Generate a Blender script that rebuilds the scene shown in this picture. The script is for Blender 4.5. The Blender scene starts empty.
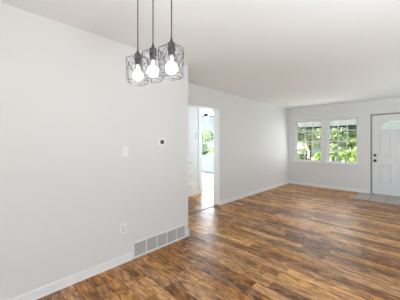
import bpy, bmesh, math, random
from mathutils import Vector, Matrix, Euler

S = bpy.context.scene
COL = S.collection
R = math.radians

# ------------------------------------------------------------------ camera
cam_d = bpy.data.cameras.new('camera')
cam = bpy.data.objects.new('camera', cam_d)
COL.objects.link(cam)
cam.location = (0, 0, 1.34)
cam.rotation_euler = (R(90), 0, R(44.1))
cam_d.sensor_width = 36.0
cam_d.lens = 222.0 / 400.0 * 36.0
cam_d.shift_y = -7.5 / 400.0
cam_d.clip_start = 0.02
cam_d.clip_end = 400
S.camera = cam

# ------------------------------------------------------------------ world, sun, lights, exposure
S.view_settings.view_transform = 'Standard'
S.view_settings.look = 'None'
S.view_settings.gamma = 1.0
S.view_settings.use_curve_mapping = False
S.view_settings.exposure = 0.26
S.cycles.use_denoising = True
S.cycles.max_bounces = 10
S.cycles.diffuse_bounces = 6
S.cycles.sample_clamp_indirect = 6.0

world = bpy.data.worlds.new('world')
S.world = world
world.use_nodes = True
wn = world.node_tree
wn.nodes.clear()
wo = wn.nodes.new('ShaderNodeOutputWorld')
wb = wn.nodes.new('ShaderNodeBackground')
ws = wn.nodes.new('ShaderNodeTexSky')
ws.sky_type = 'HOSEK_WILKIE'
ws.turbidity = 6.0
ws.ground_albedo = 0.4
ws.sun_direction = Vector((-0.55, -0.45, 0.7)).normalized()
wb.inputs['Strength'].default_value = 7.0
wn.links.new(ws.outputs[0], wb.inputs['Color'])
wn.links.new(wb.outputs[0], wo.inputs['Surface'])

sd = bpy.data.lights.new('sun', 'SUN')
sd.energy = 14.0
sd.angle = R(2)
sd.color = (1.0, 0.97, 0.9)
so = bpy.data.objects.new('sun', sd)
COL.objects.link(so)
so.rotation_euler = Vector((-0.55, -0.45, 0.7)).to_track_quat('Z', 'Y').to_euler()


COOL = (0.84, 0.945, 1.0)


def area(name, loc, direction, sx, sy, power, color=(1, 1, 1)):
    d = bpy.data.lights.new(name, 'AREA')
    d.shape = 'RECTANGLE'
    d.size, d.size_y = sx, sy
    d.energy = power
    d.color = color
    o = bpy.data.objects.new(name, d)
    COL.objects.link(o)
    o.location = loc
    o.rotation_euler = Vector(direction).to_track_quat('-Z', 'Y').to_euler()
    return o


# daylight through the openings of the room that lie behind the camera
area('daylight_patio_door', (0.95, -1.96, 1.15), (0.12, 1, 0.3), 2.3, 1.9, 24, COOL)
area('daylight_dining_window', (2.16, 0.9, 1.5), (-1, 0.1, 0.3), 2.0, 1.3, 2, COOL)
# unseen lamps added to brighten the ceiling, standing in for bounced flash
area('ceiling_fill', (0.85, 0.7, 0.6), (0.12, 0.35, 1), 1.0, 1.0, 52, COOL)
area('ceiling_fill', (1.2, 5.0, 0.5), (-0.25, 0.2, 1), 1.4, 2.4, 20, COOL)
# daylight falling in at the two front windows and the far room window
area('daylight_front_window', (-2.39, 7.22, 1.4), (0, -1, -0.15), 0.72, 1.1, 5, (1.0, 1.0, 1.0))
area('daylight_front_window', (-1.485, 7.22, 1.4), (0, -1, -0.15), 0.68, 1.1, 6, (1.0, 1.0, 1.0))
area('daylight_far_window', (-6.3, 7.1, 1.4), (0, -1, -0.1), 1.1, 1.1, 62, COOL)
area('far_room_fill', (-9.2, 5.2, 1.4), (1, 0, 0), 1.6, 1.3, 38, COOL)  # unseen fill lamp added to brighten the far room, no window here
area('hall_fill_far', (-3.6, 6.4, 1.6), (0, -1, 0), 0.7, 1.2, 28, COOL)  # added lamp lighting the hall from its far end, no window there
area('hall_fill_near', (-3.6, 2.2, 1.2), (0, 1, 0), 0.7, 1.9, 7, COOL)  # added lamp out of view, brightens the doorway jamb and hall floor

H = 2.44          # ceiling height
XN = -2.335        # near left wall
XL = -3.00        # living room left wall
YB = 7.28         # back wall
YC = 2.165         # corner where the near wall ends
XK = -4.06        # hall wall with the built-in


# ------------------------------------------------------------------ materials
def new_mat(name):
    m = bpy.data.materials.new(name)
    m.use_nodes = True
    n = m.node_tree
    return m, n, n.nodes['Principled BSDF']


def paint(name, col, rough=0.5, bump=0.0, scale=90.0, spec=0.3, metal=0.0):
    m, n, b = new_mat(name)
    b.inputs['Roughness'].default_value = rough
    b.inputs['Specular IOR Level'].default_value = spec
    b.inputs['Metallic'].default_value = metal
    tc = n.nodes.new('ShaderNodeTexCoord')
    nz = n.nodes.new('ShaderNodeTexNoise')
    nz.inputs['Scale'].default_value = scale
    nz.inputs['Detail'].default_value = 3
    n.links.new(tc.outputs['Object'], nz.inputs['Vector'])
    mx = n.nodes.new('ShaderNodeMix')
    mx.data_type = 'RGBA'
    mx.inputs['A'].default_value = (*[c * 0.97 for c in col], 1)
    mx.inputs['B'].default_value = (*[min(1, c * 1.02) for c in col], 1)
    n.links.new(nz.outputs['Fac'], mx.inputs['Factor'])
    n.links.new(mx.outputs['Result'], b.inputs['Base Color'])
    if bump > 0:
        bp = n.nodes.new('ShaderNodeBump')
        bp.inputs['Strength'].default_value = bump
        bp.inputs['Distance'].default_value = 0.004
        n.links.new(nz.outputs['Fac'], bp.inputs['Height'])
        n.links.new(bp.outputs['Normal'], b.inputs['Normal'])
    return m


M = {}
M['wall'] = paint('wall_paint', (0.79, 0.80, 0.80), 0.55, 0.15, 120)
M['ceiling'] = paint('ceiling_paint', (0.89, 0.925, 0.945), 0.8, 0.3, 60)
M['trim'] = paint('trim_paint', (0.90, 0.91, 0.91), 0.35, 0, 30, 0.4)
M['door'] = paint('door_paint', (0.80, 0.81, 0.82), 0.4, 0, 30, 0.4)
M['kitchen'] = paint('cabinet_paint', (0.85, 0.85, 0.83), 0.4, 0, 30, 0.4)
M['plastic'] = paint('white_plastic', (0.88, 0.88, 0.88), 0.35, 0, 30, 0.5)
M['slot'] = paint('dark_slot', (0.06, 0.06, 0.06), 0.6)
M['screen'] = paint('grey_screen', (0.07, 0.08, 0.08), 0.25, 0, 30, 0.5)
M['black'] = paint('black_metal', (0.012, 0.012, 0.012), 0.35, 0, 50, 0.5)
M['wire'] = paint('dark_wire', (0.13, 0.13, 0.14), 0.35, 0, 50, 0.5, 0.4)
M['cord'] = paint('dark_cord', (0.08, 0.08, 0.085), 0.7)
M['socket'] = paint('socket_metal', (0.07, 0.07, 0.08), 0.35, 0, 50, 0.5, 0.5)
M['strip'] = paint('weather_strip', (0.33, 0.33, 0.33), 0.7)
M['vent'] = paint('vent_louvre', (0.52, 0.49, 0.47), 0.45)
M['duct'] = paint('duct_dark', (0.30, 0.29, 0.28), 0.8)
M['sill_wood'] = paint('threshold_wood', (0.14, 0.08, 0.05), 0.4)
M['heater'] = paint('base_shoe', (0.42, 0.27, 0.18), 0.5)
M['curtain'] = paint('white_curtain', (0.85, 0.86, 0.86), 0.9, 0.2, 200)
M['fan'] = paint('fan_blade', (0.04, 0.033, 0.03), 0.9, 0, 50, 0.0)
M['bark'] = paint('bark', (0.12, 0.085, 0.06), 0.9, 0.8, 30)

M['awning_edge'] = paint('awning_edge', (0.06, 0.08, 0.08), 0.6)
M['concrete'] = paint('concrete', (0.66, 0.64, 0.60), 0.9, 0.4, 20)
M['siding'] = paint('siding', (0.7, 0.7, 0.68), 0.7)
M['roof'] = paint('roof_shingle', (0.13, 0.12, 0.12), 0.9, 0.5, 30)


def glass_mat():
    m, n, b = new_mat('window_glass')
    n.nodes.remove(b)
    out = n.nodes['Material Output']
    t = n.nodes.new('ShaderNodeBsdfTransparent')
    g = n.nodes.new('ShaderNodeBsdfGlossy')
    g.inputs['Roughness'].default_value = 0.02
    f = n.nodes.new('ShaderNodeFresnel')
    f.inputs['IOR'].default_value = 1.25
    x = n.nodes.new('ShaderNodeMixShader')
    n.links.new(f.outputs[0], x.inputs[0])
    n.links.new(t.outputs[0], x.inputs[1])
    n.links.new(g.outputs[0], x.inputs[2])
    n.links.new(x.outputs[0], out.inputs['Surface'])
    return m


M['glass'] = glass_mat()


def frosted():
    m, n, b = new_mat('textured_glass')
    b.inputs['Base Color'].default_value = (0.93, 0.96, 0.95, 1)
    b.inputs['Roughness'].default_value = 0.25
    b.inputs['Transmission Weight'].default_value = 0.0
    b.inputs['IOR'].default_value = 1.3
    tc = n.nodes.new('ShaderNodeTexCoord')
    v = n.nodes.new('ShaderNodeTexVoronoi')
    v.inputs['Scale'].default_value = 38
    tl = n.nodes.new('ShaderNodeBsdfTranslucent')
    tl.inputs['Color'].default_value = (1.0, 0.97, 0.95, 1)
    mxs = n.nodes.new('ShaderNodeMixShader')
    mxs.inputs[0].default_value = 0.95
    n.links.new(b.outputs[0], mxs.inputs[1])
    n.links.new(tl.outputs[0], mxs.inputs[2])
    n.links.new(mxs.outputs[0], n.nodes['Material Output'].inputs['Surface'])
    bp = n.nodes.new('ShaderNodeBump')
    bp.inputs['Strength'].default_value = 0.6
    n.links.new(tc.outputs['Object'], v.inputs['Vector'])
    n.links.new(v.outputs['Distance'], bp.inputs['Height'])
    n.links.new(bp.outputs['Normal'], b.inputs['Normal'])
    return m


M['frosted'] = frosted()


def emit(name, col, st):
    m, n, b = new_mat(name)
    b.inputs['Base Color'].default_value = (0.9, 0.9, 0.9, 1)
    b.inputs['Emission Color'].default_value = (*col, 1)
    b.inputs['Emission Strength'].default_value = st
    return m


M['bulb'] = emit('lit_bulb', (0.97, 0.98, 1.0), 15.0)
M['neck'] = emit('lit_neck', (1.0, 0.99, 0.97), 0.25)
M['fanlight'] = emit('lit_fan_globe', (1.0, 0.98, 0.95), 1.2)


def leaf_mat(name, c1, c2):
    m, n, b = new_mat(name)
    b.inputs['Roughness'].default_value = 0.55
    b.inputs['Specular IOR Level'].default_value = 0.2
    tc = n.nodes.new('ShaderNodeTexCoord')
    nz = n.nodes.new('ShaderNodeTexNoise')
    nz.inputs['Scale'].default_value = 3.5
    nz.inputs['Detail'].default_value = 4
    cr = n.nodes.new('ShaderNodeValToRGB')
    cr.color_ramp.elements[0].position = 0.35
    cr.color_ramp.elements[1].position = 0.65
    cr.color_ramp.elements[0].color = (*c1, 1)
    cr.color_ramp.elements[1].color = (*c2, 1)
    n.links.new(tc.outputs['Object'], nz.inputs['Vector'])
    n.links.new(nz.outputs['Fac'], cr.inputs['Fac'])
    n.links.new(cr.outputs['Color'], b.inputs['Base Color'])
    tr = n.nodes.new('ShaderNodeBsdfTranslucent')
    n.links.new(cr.outputs['Color'], tr.inputs['Color'])
    mx = n.nodes.new('ShaderNodeMixShader')
    mx.inputs[0].default_value = 0.35
    out = n.nodes['Material Output']
    n.links.new(b.outputs[0], mx.inputs[1])
    n.links.new(tr.outputs[0], mx.inputs[2])
    n.links.new(mx.outputs[0], out.inputs['Surface'])
    return m


M['awning'] = leaf_mat('awning_fibreglass', (0.66, 0.67, 0.65), (0.72, 0.73, 0.71))
M['awning'].node_tree.nodes['Mix Shader'].inputs[0].default_value = 0.6
M['leaf_bright'] = leaf_mat('leaf_bright', (0.26, 0.40, 0.09), (0.50, 0.62, 0.20))
M['leaf_mid'] = leaf_mat('leaf_mid', (0.24, 0.33, 0.17), (0.50, 0.58, 0.34))
M['leaf_dark'] = leaf_mat('leaf_dark', (0.07, 0.12, 0.05), (0.22, 0.28, 0.14))
M['leaf_pale'] = leaf_mat('leaf_pale', (0.36, 0.42, 0.26), (0.65, 0.67, 0.48))
M['grass'] = leaf_mat('lawn', (0.22, 0.33, 0.08), (0.34, 0.42, 0.12))


def floor_mat():
    m, n, b = new_mat('plank_floor')
    L = n.links.new
    N = n.nodes.new

    def math_(op, a, bb=None, c=None):
        k = N('ShaderNodeMath')
        k.operation = op
        for i, v in enumerate((a, bb, c)):
            if v is None:
                continue
            if isinstance(v, (int, float)):
                k.inputs[i].default_value = v
            else:
                L(v, k.inputs[i])
        return k.outputs[0]

    PW, PL = 0.112, 0.95
    tc = N('ShaderNodeTexCoord')
    sx = N('ShaderNodeSeparateXYZ')
    L(tc.outputs['Object'], sx.inputs[0])
    x, y = sx.outputs['X'], sx.outputs['Y']
    ry = math_('DIVIDE', y, PW)
    row = math_('FLOOR', ry)
    wr = N('ShaderNodeTexWhiteNoise')
    wr.noise_dimensions = '1D'
    L(row, wr.inputs['W'])
    off = math_('MULTIPLY', wr.outputs['Value'], PL * 7.3)
    xo = math_('ADD', x, off)
    rx = math_('DIVIDE', xo, PL)
    idx = math_('FLOOR', rx)
    cb = N('ShaderNodeCombineXYZ')
    L(row, cb.inputs[0])
    L(idx, cb.inputs[1])
    wp = N('ShaderNodeTexWhiteNoise')
    wp.noise_dimensions = '3D'
    L(cb.outputs[0], wp.inputs['Vector'])
    pr = wp.outputs['Value']
    sc = N('ShaderNodeSeparateColor')
    L(wp.outputs['Color'], sc.inputs[0])
    # grain space: shifted per plank
    gx = math_('ADD', xo, math_('MULTIPLY', pr, 37.0))
    gy = math_('ADD', y, math_('MULTIPLY', sc.outputs[1], 11.0))

    def noise(kx, ky, scale, detail, rough, dist=0.0):
        c = N('ShaderNodeCombineXYZ')
        L(math_('MULTIPLY', gx, kx), c.inputs[0])
        L(math_('MULTIPLY', gy, ky), c.inputs[1])
        z = N('ShaderNodeTexNoise')
        z.inputs['Scale'].default_value = scale
        z.inputs['Detail'].default_value = detail
        z.inputs['Roughness'].default_value = rough
        z.inputs['Distortion'].default_value = dist
        L(c.outputs[0], z.inputs['Vector'])
        return z.outputs['Fac']

    broad = noise(1.0, 3.2, 5.5, 5, 0.62, 0.8)
    fine = noise(1.0, 8.0, 13.0, 5, 0.7, 0.6)
    dark = noise(1.0, 4.2, 7.0, 3, 0.6, 1.0)
    v = math_('ADD', math_('MULTIPLY', broad, 0.85), math_('MULTIPLY', fine, 0.68))
    v = math_('ADD', v, math_('MULTIPLY', math_('SUBTRACT', pr, 0.5), 0.22))
    v = math_('SUBTRACT', v, 0.272)
    cr = N('ShaderNodeValToRGB')
    e = cr.color_ramp.elements
    e[0].position, e[0].color = 0.22, (0.040, 0.020, 0.011, 1)
    e[1].position, e[1].color = 0.74, (0.66, 0.40, 0.20, 1)
    for p, c in ((0.34, (0.11, 0.052, 0.027)), (0.43, (0.23, 0.116, 0.058)), (0.52, (0.36, 0.195, 0.095)), (0.62, (0.52, 0.30, 0.145))):
        k = e.new(p)
        k.color = (*c, 1)
    L(v, cr.inputs['Fac'])
    # grey-brown smoky patches
    dk = N('ShaderNodeValToRGB')
    dk.color_ramp.elements[0].position = 0.53
    dk.color_ramp.elements[1].position = 0.72
    L(dark, dk.inputs['Fac'])
    mx = N('ShaderNodeMix')
    mx.data_type = 'RGBA'
    L(math_('MULTIPLY', dk.outputs['Color'], 0.62), mx.inputs['Factor'])
    L(cr.outputs['Color'], mx.inputs['A'])
    mx.inputs['B'].default_value = (0.095, 0.050, 0.033, 1)
    kn = noise(1.0, 2.2, 7.5, 2, 0.5, 0.8)
    kr = N('ShaderNodeValToRGB')
    kr.color_ramp.elements[0].position = 0.66
    kr.color_ramp.elements[1].position = 0.73
    L(kn, kr.inputs['Fac'])
    mk = N('ShaderNodeMix')
    mk.data_type = 'RGBA'
    L(math_('MULTIPLY', kr.outputs['Color'], 0.85), mk.inputs['Factor'])
    L(mx.outputs['Result'], mk.inputs['A'])
    mk.inputs['B'].default_value = (0.030, 0.017, 0.012, 1)
    mx = mk
    # greyer planks here and there
    hs = N('ShaderNodeHueSaturation')
    L(math_('ADD', math_('MULTIPLY', sc.outputs[2], 0.22), 1.03), hs.inputs['Saturation'])
    L(math_('ADD', math_('MULTIPLY', sc.outputs[0], 0.30), 1.14), hs.inputs['Value'])
    L(mx.outputs['Result'], hs.inputs['Color'])
    # joints
    fy = math_('FRACT', ry)
    fx = math_('FRACT', rx)
    ey = math_('MULTIPLY', math_('MINIMUM', fy, math_('SUBTRACT', 1.0, fy)), PW)
    ex = math_('MULTIPLY', math_('MINIMUM', fx, math_('SUBTRACT', 1.0, fx)), PL)
    ed = math_('MINIMUM', ex, ey)
    jl = math_('LESS_THAN', ed, 0.0022)
    mj = N('ShaderNodeMix')
    mj.data_type = 'RGBA'
    L(math_('MULTIPLY', jl, 0.8), mj.inputs['Factor'])
    L(hs.outputs['Color'], mj.inputs['A'])
    mj.inputs['B'].default_value = (0.03, 0.018, 0.012, 1)
    L(mj.outputs['Result'], b.inputs['Base Color'])
    L(math_('ADD', math_('MULTIPLY', fine, 0.12), 0.33), b.inputs['Roughness'])
    b.inputs['Specular IOR Level'].default_value = 0.38
    bp = N('ShaderNodeBump')
    bp.inputs['Strength'].default_value = 0.12
    bp.inputs['Distance'].default_value = 0.002
    L(fine, bp.inputs['Height'])
    L(bp.outputs['Normal'], b.inputs['Normal'])
    return m


M['floor'] = floor_mat()


def tile_mat():
    m, n, b = new_mat('entry_tile')
    tc = n.nodes.new('ShaderNodeTexCoord')
    br = n.nodes.new('ShaderNodeTexBrick')
    br.offset = 0.0
    br.inputs['Scale'].default_value = 1.0
    br.inputs['Brick Width'].default_value = 0.30
    br.inputs['Row Height'].default_value = 0.31
    br.inputs['Mortar Size'].default_value = 0.006
    br.inputs['Color1'].default_value = (0.42, 0.365, 0.33, 1)
    br.inputs['Color2'].default_value = (0.38, 0.325, 0.285, 1)
    br.inputs['Mortar'].default_value = (0.09, 0.07, 0.06, 1)
    n.links.new(tc.outputs['Object'], br.inputs['Vector'])
    nz = n.nodes.new('ShaderNodeTexNoise')
    nz.inputs['Scale'].default_value = 9
    nz.inputs['Detail'].default_value = 5
    n.links.new(tc.outputs['Object'], nz.inputs['Vector'])
    mx = n.nodes.new('ShaderNodeMix')
    mx.data_type = 'RGBA'
    mx.blend_type = 'MULTIPLY'
    mx.inputs['Factor'].default_value = 0.5
    n.links.new(br.outputs['Color'], mx.inputs['A'])
    n.links.new(nz.outputs['Color'], mx.inputs['B'])
    hs = n.nodes.new('ShaderNodeHueSaturation')
    hs.inputs['Saturation'].default_value = 0.7
    hs.inputs['Value'].default_value = 1.3
    n.links.new(mx.outputs['Result'], hs.inputs['Color'])
    n.links.new(hs.outputs['Color'], b.inputs['Base Color'])
    b.inputs['Roughness'].default_value = 0.4
    return m


M['tile'] = tile_mat()


# ------------------------------------------------------------------ mesh helpers
class MB:
    def __init__(self):
        self.bm = bmesh.new()

    def box(self, x0, x1, y0, y1, z0, z1, bevel=0.0):
        vs = [self.bm.verts.new((x, y, z)) for x in (x0, x1) for y in (y0, y1) for z in (z0, z1)]
        fs = []
        for f in ((0, 1, 3, 2), (4, 6, 7, 5), (0, 4, 5, 1), (2, 3, 7, 6), (0, 2, 6, 4), (1, 5, 7, 3)):
            fs.append(self.bm.faces.new([vs[i] for i in f]))
        if bevel > 0:
            es = list({e for f in fs for e in f.edges})
            bmesh.ops.bevel(self.bm, geom=es, offset=bevel, segments=2, affect='EDGES', profile=0.5)
        return self

    def tube(self, p0, p1, r0, r1=None, n=10, cap=True):
        r1 = r0 if r1 is None else r1
        p0, p1 = Vector(p0), Vector(p1)
        d = (p1 - p0).normalized()
        a = d.orthogonal().normalized()
        c = d.cross(a)
        A, B = [], []
        for i in range(n):
            t = 2 * math.pi * i / n
            o = a * math.cos(t) + c * math.sin(t)
            A.append(self.bm.verts.new(p0 + o * r0))
            B.append(self.bm.verts.new(p1 + o * r1))
        for i in range(n):
            j = (i + 1) % n
            self.bm.faces.new((A[i], A[j], B[j], B[i])).smooth = n > 6
        if cap:
            self.bm.faces.new(A[::-1])
            self.bm.faces.new(B)
        return self

    def lathe(self, prof, n=24, origin=(0, 0, 0), mat=None):
        o = Vector(origin)
        rings = []
        for r, z in prof:
            if r < 1e-6:
                p = Vector((0, 0, z))
                if mat:
                    p = mat @ p
                rings.append([self.bm.verts.new(o + p)])
            else:
                ring = []
                for i in range(n):
                    t = 2 * math.pi * i / n
                    p = Vector((r * math.cos(t), r * math.sin(t), z))
                    if mat:
                        p = mat @ p
                    ring.append(self.bm.verts.new(o + p))
                rings.append(ring)
        for a, b in zip(rings, rings[1:]):
            for i in range(n):
                j = (i + 1) % n
                if len(a) == 1 and len(b) == 1:
                    continue
                if len(a) == 1:
                    f = self.bm.faces.new((a[0], b[i], b[j]))
                elif len(b) == 1:
                    f = self.bm.faces.new((a[i], a[j], b[0]))
                else:
                    f = self.bm.faces.new((a[i], a[j], b[j], b[i]))
                f.smooth = True
        return self

    def prism(self, pts, f0, f1):
        """pts 2-D outline, f0/f1 map a 2-D point to the 3-D front/back point"""
        a = [self.bm.verts.new(f0(p)) for p in pts]
        b = [self.bm.verts.new(f1(p)) for p in pts]
        n = len(pts)
        self.bm.faces.new(a)
        self.bm.faces.new(b[::-1])
        for i in range(n):
            j = (i + 1) % n
            self.bm.faces.new((a[j], a[i], b[i], b[j]))
        return self

    def build(self, name, mat, parent=None, loc=None):
        bmesh.ops.recalc_face_normals(self.bm, faces=self.bm.faces)
        me = bpy.data.meshes.new(name)
        self.bm.to_mesh(me)
        self.bm.free()
        me.materials.append(M[mat])
        o = bpy.data.objects.new(name, me)
        COL.objects.link(o)
        if parent:
            o.parent = parent
        if loc:
            o.location = loc
        return o


def empty(name, loc=(0, 0, 0), rz=0):
    o = bpy.data.objects.new(name, None)
    COL.objects.link(o)
    o.location = loc
    o.rotation_euler = (0, 0, rz)
    o.empty_display_size = 0.05
    return o


def tag(o, label=None, cat=None, group=None, kind=None):
    if label:
        o['label'] = label
    if cat:
        o['category'] = cat
    if group:
        o['group'] = group
    if kind:
        o['kind'] = kind
    return o


def struct(o, label, cat):
    return tag(o, label, cat, None, 'structure')


# ------------------------------------------------------------------ floor, ceiling, walls
struct(MB().box(-9.6, 2.32, -2.12, YB + 0.14, -0.12, 0).build('floor', 'floor'),
       'rustic brown wood plank floor running through the rooms', 'floor')
struct(MB().box(-9.6, 2.32, -2.12, YB + 0.14, H, H + 0.15).build('ceiling', 'ceiling'),
       'smooth white painted ceiling over the rooms', 'ceiling')


def wall_y(name, x0, x1, y0, y1, holes, label, z1=H):
    """wall whose faces look along Y; holes = (xa, xb, za, zb)"""
    m = MB()
    x = x0
    for xa, xb, za, zb in sorted(holes):
        m.box(x, xa, y0, y1, 0, z1)
        if za > 0:
            m.box(xa, xb, y0, y1, 0, za)
        m.box(xa, xb, y0, y1, zb, z1)
        x = xb
    m.box(x, x1, y0, y1, 0, z1)
    return struct(m.build(name, 'wall'), label, 'wall')


def wall_x(name, y0, y1, x0, x1, holes, label, z1=H):
    m = MB()
    y = y0
    for ya, yb, za, zb in sorted(holes):
        m.box(x0, x1, y, ya, 0, z1)
        if za > 0:
            m.box(x0, x1, ya, yb, 0, za)
        m.box(x0, x1, ya, yb, zb, z1)
        y = yb
    m.box(x0, x1, y, y1, 0, z1)
    return struct(m.build(name, 'wall'), label, 'wall')


W1 = (-2.79, -1.99, 0.75, 2.035)
W2 = (-1.865, -1.105, 0.75, 2.035)
W3 = (-7.1, -5.9, 0.72, 1.93)
D1 = (-0.84, 0.13, 0.0, 2.075)
DW = (2.42, 3.69, 0.0, 2.05)       # opening in the living room left wall
DK = (4.25, 5.35, 0.0, 2.19)       # opening in the hall wall

struct(MB().box(XL - 0.16, XN, -2.0, YC, 0, H).build('wall_left', 'wall'),
       'near white wall on the left with thermostat and floor vent', 'wall')
wall_x('wall_middle', YC, YB, XL - 0.16, XL, [DW], 'white wall with open doorway beyond the near left wall')
wall_y('wall_back', -9.6, 2.32, YB, YB + 0.14, [W1, W2, W3, D1], 'white back wall holding the front windows and door')
wall_x('wall_hall', 2.15, YB, XK - 0.14, XK, [DK], 'white wall inside the doorway beside the built-in cabinet')
wall_x('wall_right', -2.0, YB, 2.2, 2.32, [(-0.1, 1.9, 0.85, 2.15)], 'white wall on the right side of the room')
wall_y('wall_rear', -9.6, 2.32, -2.12, -2.0, [(-0.2, 2.1, 0.0, 2.1)], 'white wall behind the dining area')
wall_x('wall_far', -2.0, YB, -9.6, -9.48, [], 'white far wall of the room past the hall')
wall_y('wall_kitchen', XK - 0.14, XL - 0.16, 2.03, YC, [], 'white end wall of the hall')

M['glare_floor'] = paint('floor_glare_paint', (0.80, 0.79, 0.80), 0.8, 0.5, 300)  # window glare on the far room floor, put in as a pale colour
struct(MB().box(-9.48, XK - 0.10, -2.0, YB, 0.0, 0.008).build('floor', 'glare_floor'),
       'floor of the bright room past the hall, painted pale as window glare', 'floor')

# ------------------------------------------------------------------ baseboards
def baseboard(name, segs, label):
    """segs: (x0,y0,x1,y1,nx,ny) wall line and outward normal"""
    m = MB()
    for x0, y0, x1, y1, nx, ny in segs:
        for t, z0, z1 in ((0.014, 0.0, 0.078), (0.009, 0.078, 0.086), (0.018, 0.0, 0.012)):
            m.box(min(x0, x1, x0 + nx * t), max(x0, x1, x0 + nx * t),
                  min(y0, y1, y0 + ny * t), max(y0, y1, y0 + ny * t), z0, z1, 0.002)
    return struct(m.build(name, 'trim'), label, 'baseboard')


baseboard('baseboard_left', [(XN, -2.0, XN, 1.288, 1, 0), (XN, 2.115, XN, YC + 0.014, 1, 0), (XL, YC, XN + 0.014, YC, 0, 1)],
          'white baseboard along the near left wall and round its corner')
baseboard('baseboard_middle', [(XL, 3.69, XL, YB, 1, 0), (XL, YC + 0.02, XL, DW[0], 1, 0)], 'white baseboard along the wall right of the doorway')
baseboard('baseboard_back', [(XL, YB, -0.91, YB, 0, -1), (0.20, YB, 2.2, YB, 0, -1)], 'white baseboard below the front windows')
baseboard('baseboard_far', [(-9.48, YB, XK - 0.14, YB, 0, -1)], 'white baseboard under the far room window')
baseboard('baseboard_hall', [(XK, 4.08, XK, 4.13, 1, 0), (XK, 5.47, XK, YB, 1, 0)], 'white baseboard beside the hall opening')
baseboard('baseboard_right', [(2.2, -2.0, 2.2, YB, -1, 0)], 'white baseboard along the right wall')
struct(MB().box(-9.48, XK - 0.15, YB - 0.05, YB - 0.026, 0.008, 0.045, 0.006).build('trim_1', 'heater'),
       'thin brown shoe moulding at the foot of the far room wall', 'trim')
struct(MB().box(XL - 0.055, XL - 0.02, DW[0], DW[1], 0.0, 0.008, 0.003).build('trim_2', 'sill_wood'),
       'dark floor threshold strip across the open doorway', 'trim')
# casing of the hall opening
cs = MB()
cs.box(XK, XK + 0.018, 4.14, 4.25, 0, 2.27, 0.004).box(XK, XK + 0.018, 5.35, 5.46, 0, 2.27, 0.004).box(XK, XK + 0.018, 4.25, 5.35, 2.19, 2.27, 0.004)
cs.box(XK - 0.14, XK, 4.25, 4.262, 0, 2.19).box(XK - 0.14, XK, 5.338, 5.35, 0, 2.19).box(XK - 0.14, XK, 4.262, 5.338, 2.178, 2.19)
struct(cs.build('trim_3', 'trim'), 'white casing round the opening into the far room', 'trim')


# ------------------------------------------------------------------ windows
def window(name, hole, label, cols=3, blind=False):
    xa, xb, za, zb = hole
    r = empty(name, ((xa + xb) / 2, YB, za))
    struct(r, label, 'window')
    cx = (xa + xb) / 2
    w = (xb - xa) / 2
    h = zb - za
    y0, y1 = 0.02, 0.14                    # depth inside the wall, local
    f = MB()
    t = 0.022
    f.box(-w, -w + t, y0, y1, 0, h, 0.003).box(w - t, w, y0, y1, 0, h, 0.003)
    f.box(-w + t, w - t, y0, y1, h - t, h, 0.003).box(-w + t, w - t, y0, y1, 0, t, 0.003)
    f.build('window_frame', 'trim', r)
    mid = h * 0.485
    iw = w - t

    def sash(z0, z1, ya, yb, rows):
        s = MB()
        st = 0.030
        s.box(-iw, -iw + st, ya, yb, z0, z1, 0.003).box(iw - st, iw, ya, yb, z0, z1, 0.003)
        s.box(-iw + st, iw - st, ya, yb, z1 - st, z1, 0.003).box(-iw + st, iw - st, ya, yb, z0, z0 + st, 0.003)
        so_ = s.build('sash', 'trim', r)
        g = MB()
        ym = (ya + yb) / 2
        g.box(-iw + st - 0.004, iw - st + 0.004, ym - 0.002, ym + 0.002, z0 + st - 0.004, z1 - st + 0.004)
        g.build('pane', 'glass', so_)
        u = MB()
        ww = 2 * (iw - st)
        for k in range(1, cols):
            x = -iw + st + ww * k / cols
            u.box(x - 0.010, x + 0.010, ym - 0.012, ym + 0.012, z0 + st, z1 - st)
        for k in range(1, rows):
            z = z0 + st + (z1 - z0 - 2 * st) * k / rows
            u.box(-iw + st, iw - st, ym - 0.0115, ym + 0.0115, z - 0.010, z + 0.010)
        u.build('muntins', 'trim', so_)

    sash(mid - 0.015, h - t, 0.085, 0.120, 2)
    sash(t, mid + 0.015, 0.045, 0.080, 2)
    return r


window('window_1', W1, 'left front window, white double-hung sashes with small panes')
window('window_2', W2, 'right front window, white double-hung sashes beside the door')
window('window_3', W3, 'white double-hung window seen through the doorway', cols=2)

# casings round the paired front windows: flat boards, stool and apron
c = MB()
c.box(-2.87, -2.79, YB - 0.018, YB, 0.75, 2.105, 0.004).box(-1.105, -1.025, YB - 0.018, YB, 0.75, 2.105, 0.004)
c.box(-1.99, -1.865, YB - 0.018, YB, 0.75, 2.035, 0.004).box(-2.79, -1.105, YB - 0.018, YB, 2.035, 2.105, 0.004)
c.box(-2.90, -0.995, YB - 0.045, YB + 0.02, 0.72, 0.75, 0.006)
c.box(-2.86, -1.035, YB - 0.018, YB, 0.655, 0.72, 0.004)
struct(c.build('trim_4', 'wall'), 'white casing and stool round the two front windows', 'trim')
c = MB()
c.box(-7.18, -7.1, YB - 0.018, YB, 0.72, 2.0, 0.004).box(-5.9, -5.82, YB - 0.018, YB, 0.72, 2.0, 0.004)
c.box(-7.1, -5.9, YB - 0.018, YB, 1.93, 2.0, 0.004).box(-7.21, -5.79, YB - 0.045, YB + 0.02, 0.685, 0.72, 0.006)
struct(c.build('trim_5', 'trim'), 'white casing round the far room window', 'trim')

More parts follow.
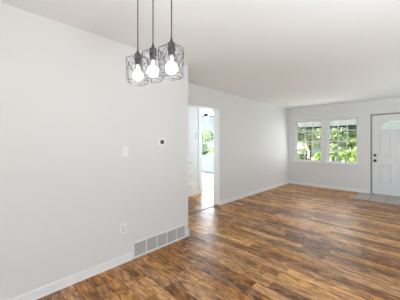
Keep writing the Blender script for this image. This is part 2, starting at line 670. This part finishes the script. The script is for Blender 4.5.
# ------------------------------------------------------------------ front door
dr = empty('door_1', ((D1[0] + D1[1]) / 2, YB, 0))
struct(dr, 'white front door with arched fan light and two black locks', 'door')
DX = (D1[0] + D1[1]) / 2
dw = (D1[1] - D1[0]) / 2
c = MB()
c.box(-dw - 0.07, -dw, -0.018, 0, 0, 2.145, 0.004).box(dw, dw + 0.07, -0.018, 0, 0, 2.145, 0.004).box(-dw, dw, -0.018, 0, 2.075, 2.145, 0.004)
c.build('door_casing', 'wall', dr)
c = MB()
c.box(-dw, -dw + 0.028, 0.0, 0.13, 0, 2.075).box(dw - 0.028, dw, 0.0, 0.13, 0, 2.075).box(-dw + 0.028, dw - 0.028, 0.0, 0.13, 2.05, 2.075)
c.build('door_frame', 'strip', dr)
# slab with an arched hole: built from an outline grid
sw = dw - 0.032
FZ, FW, FH = 1.672, 0.285, 0.238
s = MB()
ys0, ys1 = 0.022, 0.062
s.box(-sw, sw, ys0, ys1, 0.012, FZ)
NA = 20
arc = [(FW * math.cos(math.pi * i / NA), FZ + FH * math.sin(math.pi * i / NA)) for i in range(NA + 1)]
top = 2.045
pts_r = [(sw, FZ), (sw, top), (0, top)] + [p for p in arc[:NA // 2 + 1]][::-1]
pts_l = [(-x, z) for x, z in pts_r]
for pts in (pts_r, pts_l):
    s.prism(pts, lambda p: (p[0], ys0, p[1]), lambda p: (p[0], ys1, p[1]))
# raised panel mouldings
def molding(mb, x0, x1, z0, z1, y, w=0.030, d=0.020):
    mb.box(x0, x0 + w, y - d, y, z0, z1, 0.009)
    mb.box(x1 - w, x1, y - d, y, z0, z1, 0.009)
    mb.box(x0 + w, x1 - w, y - d, y, z0, z0 + w, 0.009)
    mb.box(x0 + w, x1 - w, y - d, y, z1 - w, z1, 0.009)
    mb.box(x0 + w + 0.025, x1 - w - 0.025, y - 0.007, y, z0 + w + 0.025, z1 - w - 0.025, 0.005)
slab = s.build('door_slab', 'door', dr)
for sg in (-1, 1):
    for z0, z1 in ((0.97, 1.59), (0.27, 0.79)):
        mb = MB()
        x0, x1 = (-0.30, -0.055) if sg < 0 else (0.055, 0.30)
        molding(mb, x0, x1, z0, z1, ys0)
        mb.build('door_panel', 'door', dr)
fr = MB()
prev = None
for i in range(NA):
    (xa, za), (xb, zb) = arc[i], arc[i + 1]
    k = 1.10
    ka = (xa * k, FZ + (za - FZ) * k * 1.02)
    kb = (xb * k, FZ + (zb - FZ) * k * 1.02)
    ia = (xa * 0.94, FZ + (za - FZ) * 0.94)
    ib = (xb * 0.94, FZ + (zb - FZ) * 0.94)
    fr.prism([ia, ka, kb, ib], lambda p: (p[0], ys0 - 0.030, p[1]), lambda p: (p[0], ys0 + 0.005, p[1]))
fr.box(-FW * 1.1, FW * 1.1, ys0 - 0.030, ys0 + 0.005, FZ - 0.03, FZ + 0.004, 0.003)
fl = fr.build('fan_light', 'door', dr)
g = MB()
g.prism(arc, lambda p: (p[0], 0.038, p[1]), lambda p: (p[0], 0.046, p[1]))
g.build('pane', 'frosted', fl)
cm = MB()
for k in range(1, 6):
    a = math.pi * k / 6
    cm.tube((0.07 * math.cos(a), 0.034, FZ + 0.06 * math.sin(a)), (FW * 0.95 * math.cos(a), 0.034, FZ + FH * 0.95 * math.sin(a)), 0.003, n=6)
for q in (0.26, 0.62):
    for i in range(NA):
        (xa, za), (xb, zb) = arc[i], arc[i + 1]
        cm.tube((xa * q, 0.034, FZ + (za - FZ) * q), (xb * q, 0.034, FZ + (zb - FZ) * q), 0.003, n=6)
cm.build('lead_strips', 'vent', fl)
rot = Matrix.Rotation(R(90), 4, 'X')      # lathe axis +Z -> -Y
kx = -0.746 - DX
kb_ = MB().lathe([(0, 0), (0.033, 0), (0.033, 0.008), (0.013, 0.012), (0.012, 0.032), (0.022, 0.038), (0.029, 0.050), (0.027, 0.062), (0.015, 0.069), (0, 0.070)], 20, (kx, ys0, 0.871), rot)
kb_.build('door_knob', 'black', dr)
db = MB().lathe([(0, 0), (0.031, 0), (0.031, 0.010), (0.027, 0.016), (0, 0.016)], 20, (kx, ys0, 1.010), rot)
db.box(kx - 0.005, kx + 0.005, ys0 - 0.034, ys0 - 0.015, 0.992, 1.028, 0.002)
db.build('deadbolt', 'black', dr)
MB().box(-dw + 0.028, dw - 0.028, 0.0, 0.13, 0, 0.011, 0.003).build('door_sill', 'strip', dr)

# entry tiles in front of the door
et = MB().box(0, 1.80, 0, 0.93, 0, 0.006, 0.001).build('entry_tiles', 'tile', None, (-1.07, 6.34, 0))
tag(et, 'grey-brown square tile landing on the floor in front of the door', 'tiles', None, 'structure')

# ------------------------------------------------------------------ built-in cabinet in the hall
cb = empty('built_in_cabinet', (XK + 0.002, 3.40, 0))
tag(cb, 'white built-in cabinet with knobbed drawers seen through the doorway', 'cabinet')
b_ = MB().box(0, 0.02, -0.98, 0.67, 0.0, 2.25, 0.003)
b_.box(0.02, 0.035, -0.98, 0.67, 0.0, 0.07, 0.003)
b_.box(0.0, 0.05, -0.99, 0.68, 2.25, 2.31, 0.006)
b_.build('body', 'kitchen', cb)
for col_y in (-0.58, -0.18, 0.22):
    y0, y1 = col_y - 0.01, col_y + 0.375
    for z0, z1 in ((0.085, 0.345), (0.36, 0.655), (0.67, 1.005)):
        dz = MB().box(0.020, 0.038, y0, y1, z0 + 0.006, z1 - 0.006, 0.006).build('drawer', 'kitchen', cb)
        MB().lathe([(0, 0), (0.006, 0), (0.006, 0.012), (0.015, 0.018), (0.013, 0.026), (0, 0.028)], 14,
                   (0.038, (y0 + y1) / 2 - 0.02, (z0 + z1) / 2), Matrix.Rotation(R(90), 4, 'Y')).build('knob', 'strip', dz)
    d_ = MB().box(0.020, 0.038, y0, y1, 1.03, 2.20, 0.004)
    d_.box(0.038, 0.043, y0 + 0.05, y1 - 0.05, 1.08, 2.15, 0.003)
    dd = d_.build('door', 'kitchen', cb)
    MB().tube((0.06, y1 - 0.02, 1.42), (0.06, y1 - 0.02, 1.60), 0.005).tube((0.038, y1 - 0.02, 1.44), (0.06, y1 - 0.02, 1.44), 0.004) \
        .tube((0.038, y1 - 0.02, 1.58), (0.06, y1 - 0.02, 1.58), 0.004).build('handle', 'strip', dd)

# ------------------------------------------------------------------ far room: ceiling fan and curtain
fan = empty('ceiling_fan', (-5.02, 5.50, 2.22))
tag(fan, 'dark-bladed ceiling fan with glowing light in the room past the hall', 'ceiling fan')
MB().lathe([(0, 0.22), (0.06, 0.22), (0.05, 0.17), (0.012, 0.16), (0.012, 0.05), (0.08, 0.04), (0.09, -0.01), (0.05, -0.03), (0, -0.03)], 20).build('motor', 'trim', fan)
MB().lathe([(0.05, -0.03), (0.085, -0.055), (0.09, -0.085), (0.06, -0.12), (0, -0.13)], 20).build('lamp_shade', 'fanlight', fan)
for k in range(4):
    a = R(38 + 90 * k)
    mt = Matrix.Rotation(a, 4, 'Z') @ Matrix.Rotation(R(15), 4, 'X')
    o_ = [(0.09, -0.02), (0.17, -0.055), (0.56, -0.07), (0.60, -0.05), (0.60, 0.05), (0.56, 0.07), (0.17, 0.055), (0.09, 0.02)]
    MB().prism(o_, lambda p: mt @ Vector((p[0], p[1], 0.003)), lambda p: mt @ Vector((p[0], p[1], -0.003))).build('blade', 'fan', fan)

cu = MB()
# tied-back drape on the right side of the far window
NZ, NX = 16, 24
rows = []
for i in range(NZ + 1):
    t = i / NZ
    z = 1.98 - 1.2 * t
    pinch = 0.14 + 0.42 * abs(1 - t / 0.62) ** 1.3 if t < 0.62 else 0.14 + 0.12 * (t - 0.62) / 0.38
    row = []
    for j in range(NX + 1):
        u = j / NX
        x = -5.86 - pinch * (1 - u)
        y = YB - 0.075 + 0.018 * math.sin(u * 9 * math.pi)
        row.append((x, y, z))
    rows.append(row)
for side, dy in ((1, 0.0), (-1, 0.004)):
    vv = [[cu.bm.verts.new((p[0], p[1] + dy, p[2])) for p in row] for row in rows]
    for i in range(NZ):
        for j in range(NX):
            cu.bm.faces.new((vv[i][j], vv[i + 1][j], vv[i + 1][j + 1], vv[i][j + 1])).smooth = True
cur = cu.build('curtain', 'curtain')
tag(cur, 'white tied-back curtain hanging at the far room window', 'curtain')
rod = MB().tube((-7.25, YB - 0.075, 2.0), (-5.75, YB - 0.075, 2.0), 0.010)
rod.tube((-7.2, YB, 2.0), (-7.2, YB - 0.075, 2.0), 0.007).tube((-5.8, YB, 2.0), (-5.8, YB - 0.075, 2.0), 0.007)
tag(rod.build('curtain_rod', 'trim'), 'thin white curtain rod above the far room window', 'curtain rod')

# ------------------------------------------------------------------ items on the near wall
vt = empty('floor_vent', (XN, 1.702, 0))
tag(vt, 'long white return-air vent with five louvred bays low on the near wall', 'vent')
hw, vh = 0.407, 0.19
f = MB()
bw = 0.017
f.box(0, 0.016, -hw, hw, 0.0, bw + 0.004, 0.003).box(0, 0.016, -hw, hw, vh - bw, vh, 0.003)
f.box(0, 0.016, -hw, -hw + bw, bw + 0.004, vh - bw, 0.003).box(0, 0.016, hw - bw, hw, bw + 0.004, vh - bw, 0.003)
iw_ = (2 * hw - 2 * bw) / 5
for k in range(1, 5):
    y = -hw + bw + iw_ * k
    f.box(0, 0.015, y - 0.006, y + 0.006, bw + 0.004, vh - bw, 0.002)
f.build('vent_frame', 'plastic', vt)
for k in range(5):
    y0 = -hw + bw + iw_ * k + 0.006
    y1 = y0 + iw_ - 0.012
    l_ = MB()
    n_ = 13
    for q in range(n_):
        z = bw + 0.008 + (vh - 2 * bw - 0.012) * (q + 0.5) / n_
        l_.prism([(0.004, z + 0.005), (0.0055, z + 0.006), (0.012, z - 0.003), (0.0105, z - 0.004)],
                 lambda p: (p[0], y0, p[1]), lambda p: (p[0], y1, p[1]))
    l_.box(0.0005, 0.002, y0, y1, bw + 0.004, vh - bw)
    l_.build('louvres', 'vent', vt)

th = empty('thermostat', (XN, 1.692, 1.335))
tag(th, 'white square thermostat with small dark screen on the near wall', 'thermostat')
MB().box(0, 0.004, -0.068, 0.068, -0.062, 0.062, 0.002).box(0.004, 0.026, -0.060, 0.060, -0.052, 0.056, 0.005).build('body', 'plastic', th)
MB().box(0.0255, 0.028, -0.026, 0.026, -0.012, 0.034, 0.001).build('screen', 'screen', th)
for dy in (-0.02, 0.02):
    MB().box(0.0255, 0.029, dy - 0.009, dy + 0.009, -0.040, -0.032, 0.001).build('button', 'plastic', th)

sw_ = empty('light_switch', (XN, 1.202, 1.24))
tag(sw_, 'white rocker light switch on the near wall above the outlet', 'light switch')
MB().box(0, 0.006, -0.036, 0.036, -0.060, 0.060, 0.0025).build('plate', 'plastic', sw_)
MB().box(0.006, 0.010, -0.016, 0.016, -0.033, 0.033, 0.002).build('rocker', 'plastic', sw_)

ou = empty('wall_outlet', (XN, 1.178, 0.385))
tag(ou, 'white double power outlet low on the near wall', 'outlet')
MB().box(0, 0.006, -0.036, 0.036, -0.060, 0.060, 0.0025).build('plate', 'plastic', ou)
for dz in (-0.02, 0.02):
    rc = MB().lathe([(0, 0), (0.0165, 0), (0.0165, 0.003), (0, 0.003)], 20, (0.006, 0, dz), Matrix.Rotation(R(90), 4, 'Y')).build('receptacle', 'plastic', ou)
    MB().box(0.0085, 0.0098, -0.008, -0.005, dz - 0.001, dz + 0.008).box(0.0085, 0.0098, 0.005, 0.008, dz - 0.001, dz + 0.007) \
        .box(0.0085, 0.0098, -0.003, 0.003, dz - 0.011, dz - 0.006).build('slots', 'slot', rc)


# ------------------------------------------------------------------ pendant lights
def at(px, py, Z):
    """world point of a photo pixel at a given depth, used once to set the pendants out"""
    fwd = Vector((-math.sin(R(44.1)), math.cos(R(44.1)), 0))
    rt = Vector((math.cos(R(44.1)), math.sin(R(44.1)), 0))
    return Vector((0, 0, 1.34)) + fwd * Z + rt * ((px - 200) / 222 * Z) + Vector((0, 0, (142.5 - py) / 222 * Z))


def pendant(loc, rz, label):
    """origin at the top of the cage; loc.z gives the height"""
    r = empty('pendant_light', loc, rz)
    tag(r, label, 'pendant light', 'cage pendant lights hanging in a cluster')
    hc = H - loc[2]
    MB().lathe([(0, hc), (0.05, hc), (0.05, hc - 0.015), (0.010, hc - 0.022), (0, hc - 0.022)], 24).build('canopy', 'black', r)
    MB().tube((0, 0, 0.022), (0, 0, hc - 0.015), 0.0038, n=8).build('cord', 'cord', r)
    MB().lathe([(0, 0.034), (0.005, 0.034), (0.008, 0.015), (0.015, 0.003), (0.022, -0.002), (0.023, -0.018), (0.020, -0.020), (0.020, -0.025),
                (0.025, -0.027), (0.025, -0.044), (0.021, -0.046), (0.021, -0.076), (0.017, -0.078), (0, -0.078)], 24).build('socket', 'socket', r)
    # lamp: frosted neck and glowing globe
    gz, gr = -0.156, 0.038
    MB().lathe([(0.0, -0.074), (0.012, -0.076), (0.012, -0.100), (0.015, gz + 0.034)], 24).build('bulb_neck', 'neck', r)
    pr_ = [(0.0, gz + gr)] + [(gr * math.cos(R(90 - 15 * k)), gz + gr * math.sin(R(90 - 15 * k))) for k in range(1, 12)] + [(0.0, gz - gr)]
    MB().lathe(pr_, 24).build('bulb', 'bulb', r)
    w = MB()
    wr = 0.0016
    n = 6
    ang = [2 * math.pi * k / n for k in range(n)]
    tp = [Vector((0.018 * math.cos(a), 0.018 * math.sin(a), -0.004)) for a in ang]
    up = [Vector((0.086 * math.cos(a), 0.086 * math.sin(a), -0.046)) for a in ang]
    md = [Vector((0.074 * math.cos(a + math.pi / n), 0.074 * math.sin(a + math.pi / n), -0.118)) for a in ang]
    lo = [Vector((0.080 * math.cos(a), 0.080 * math.sin(a), -0.200)) for a in ang]
    bt = [Vector((0.060 * math.cos(a), 0.060 * math.sin(a), -0.216)) for a in ang]
    for k in range(n):
        j = (k + 1) % n
        for a_, b2 in ((tp[k], up[k]), (up[k], up[j]), (up[k], md[k]), (up[j], md[k]), (up[k], lo[k]),
                       (lo[k], md[k]), (lo[j], md[k]), (lo[k], lo[j]), (lo[k], bt[k]), (bt[k], bt[j])):
            w.tube(a_, b2, wr, n=6)
    w.build('cage', 'wire', r)
    return r


P3 = at(171.5, 43.0, 1.38)
P2 = at(153.0, 48.5, 1.50)
P1 = at(137.8, 54.0, 1.61)
pendant(P1, 0.35, 'leftmost and farthest of the three black wire cage pendants')
pendant(P2, 0.60, 'middle black wire cage pendant between the other two')
pendant(P3, 0.25, 'rightmost and nearest of the three black wire cage pendants')

# ------------------------------------------------------------------ outside: ground, drive, hedge, trees, awnings
struct(MB().box(-45, 45, YB + 0.14, 70, -0.45, -0.30).build('ground', 'grass'), 'green front lawn outside the windows', 'lawn')
tag(MB().box(-45, 45, 17.5, 25.0, -0.30, -0.285).build('street', 'concrete'), 'pale sunlit street beyond the front lawn', 'street', None, 'structure')
tag(MB().box(-7.4, -4.6, YB + 1.9, 17.5, -0.30, -0.28).build('driveway', 'concrete'), 'pale concrete driveway crossing the lawn', 'driveway', None, 'structure')


def awning(x0, x1, label):
    r = empty('window_awning', ((x0 + x1) / 2, YB + 0.14, 2.30))
    tag(r, label, 'awning', 'metal awnings over the front windows')
    w = (x1 - x0) / 2
    D, dz = 0.85, -0.42
    n = int(round((x1 - x0) / 0.12))
    sl = MB()
    for k in range(n):
        a = -w + 2 * w * k / n
        b2 = a + 2 * w / n - 0.004
        up_ = 0.012 if k % 2 else 0.0
        sl.prism([(0, up_), (D, dz + up_), (D, dz + up_ + 0.006), (0, up_ + 0.006)], lambda p: (a, p[0], p[1]), lambda p: (b2, p[0], p[1]))
    sl.build('slats', 'awning', r)
    MB().box(-w, w, D - 0.012, D + 0.004, dz - 0.055, dz + 0.004).build('valance', 'awning_edge', r)
    for sx_ in (-w + 0.02, w - 0.02):
        MB().tube((sx_, 0, -0.75), (sx_, D - 0.02, dz), 0.008).build('bracket', 'awning', r)


awning(-2.98, -1.93, 'white ribbed metal awning outside over the left front window')
awning(-1.91, -0.95, 'white ribbed metal awning outside over the right front window')


def leaves(rng, blobs, n, size):
    vs, fs = [], []
    for _ in range(n):
        c, rad = blobs[rng.randrange(len(blobs))]
        d = Vector((rng.gauss(0, 1), rng.gauss(0, 1), rng.gauss(0, 1))).normalized()
        rr = 0.55 + 0.45 * rng.random() ** 0.5
        p = Vector(c) + Vector((d.x * rad[0], d.y * rad[1], d.z * rad[2])) * rr
        q = Euler((rng.random() * 6.3, rng.random() * 6.3, rng.random() * 6.3)).to_matrix()
        s_ = size * (0.6 + 0.8 * rng.random())
        i = len(vs)
        for u, v_, z_ in ((0, -1, 0), (0.45, -0.1, 0.12), (0, 1, 0), (-0.45, -0.1, 0.12)):
            vs.append(p + q @ Vector((u * s_, v_ * s_, z_ * s_)))
        fs += [(i, i + 1, i + 2), (i, i + 2, i + 3)]
    return vs, fs


def plant(name, x, y, h, spread, rng, mat, n, size, label, cat, group, trunk=0.0):
    r = empty(name, (x, y, -0.30))
    tag(r, label, cat, group)
    m = MB()
    tr = 0.03 * h / 2 + 0.02
    th_ = max(trunk, 0.1)
    m.tube((0, 0, -0.02), (0.03, 0, th_), tr, tr * 0.8)
    m.tube((0.03, 0, th_), (0, 0, h * 0.8), tr * 0.8, tr * 0.25)
    blobs = []
    for k in range(7):
        a = rng.random() * 6.28
        q = spread * (0.25 + 0.35 * rng.random())
        z = th_ + (h - th_) * (0.25 + 0.6 * rng.random())
        c_ = (math.cos(a) * q, math.sin(a) * q, z)
        m.tube((0.02, 0, th_ + (z - th_) * 0.3), c_, tr * 0.35, tr * 0.1, n=6)
        e_ = spread * (0.4 + 0.2 * rng.random())
        blobs.append((c_, (e_, e_, min(e_, (h - th_) * 0.33))))
    m.build('trunk' if trunk else 'stems', 'bark', r)
    vs, fs = leaves(rng, blobs, n, size)
    me = bpy.data.meshes.new('foliage')
    me.from_pydata([tuple(v) for v in vs], [], fs)
    me.materials.append(M[mat])
    o = bpy.data.objects.new('foliage', me)
    COL.objects.link(o)
    o.parent = r
    return r


rng = random.Random(7)
HED = [(-4.30, 9.75, 'leaf_mid', 'leftmost shrub of the row outside the left window'),
       (-3.45, 9.9, 'leaf_mid', 'second shrub from the left outside the left window'),
       (-2.60, 9.75, 'leaf_bright', 'bright green shrub between the two front windows'),
       (-1.75, 9.9, 'leaf_bright', 'bright green shrub in the middle of the right window'),
       (-0.90, 9.8, 'leaf_mid', 'rightmost shrub outside the right window')]
for x, y, mt_, lb in HED:
    plant('shrub', x, y, 1.38 + 0.12 * rng.random(), 0.42, rng, mt_, 1900, 0.055, lb, 'shrub', 'shrubs in the row under the front windows')
TRE = [(-6.9, 16.2, 5.2, 1.0, 'leaf_dark', 2.0, 'dark thin tree at the left of the left front window'),
       (-4.65, 12.3, 3.6, 0.75, 'leaf_pale', 1.6, 'pale leafy tree in the middle of the left front window'),
       (-5.0, 15.6, 4.2, 0.95, 'leaf_pale', 0.7, 'pale green tree at the right of the left front window'),
       (-2.95, 12.4, 3.3, 0.8, 'leaf_mid', 0.4, 'dark bushy tree at the left of the right front window'),
       (-3.0, 15.6, 4.4, 0.95, 'leaf_mid', 0.5, 'leafy green tree in the middle of the right front window'),
       (-1.5, 13.2, 3.8, 0.85, 'leaf_bright', 0.3, 'bright yellow-green tree at the right of the right front window'),
       (-10.8, 36.0, 9.5, 2.9, 'leaf_mid', 1.5, 'tall tree across the street to the left'),
       (-4.0, 36.0, 9.5, 2.9, 'leaf_mid', 1.5, 'tall tree across the street behind the right front window'),
       (-4.7, 27.2, 4.6, 1.5, 'leaf_bright', 0.6, 'rounded bright tree just across the street from the front door'),
       (-7.4, 43.5, 9.5, 2.9, 'leaf_bright', 0.8, 'bright distant tree showing between the two tall trees across the street'),
       (-14.5, 44.5, 10.5, 3.0, 'leaf_mid', 0.8, 'distant tree behind the garage across the street'),
       (-19.0, 20.5, 7.0, 2.4, 'leaf_mid', 1.0, 'green tree outside the far room window'),
       (-11.5, 12.0, 2.6, 1.0, 'leaf_bright', 0.4, 'low green tree outside the far room window')]
for x, y, h, sp, mt_, tk, lb in TRE:
    far = y > 25
    plant('tree', x, y, h, sp, rng, mt_, 6000 if far else 2600, 0.22 if far else 0.095, lb, 'tree', 'trees outside beyond the shrubs', tk)

hs_ = empty('garage', (-11.6, 27.0, -0.30))
tag(hs_, 'low white garage across the street in the left window', 'building')
MB().box(-2.9, 2.9, 0, 4.5, 0, 2.0).build('walls', 'siding', hs_)
MB().prism([(-0.35, 1.98), (2.25, 3.1), (4.85, 1.98)], lambda p: (-3.2, p[0], p[1]), lambda p: (3.2, p[0], p[1])).build('roof', 'roof', hs_)
MB().box(-2.0, 2.0, -0.04, 0.0, 0, 1.7, 0.01).build('garage_door', 'trim', hs_)
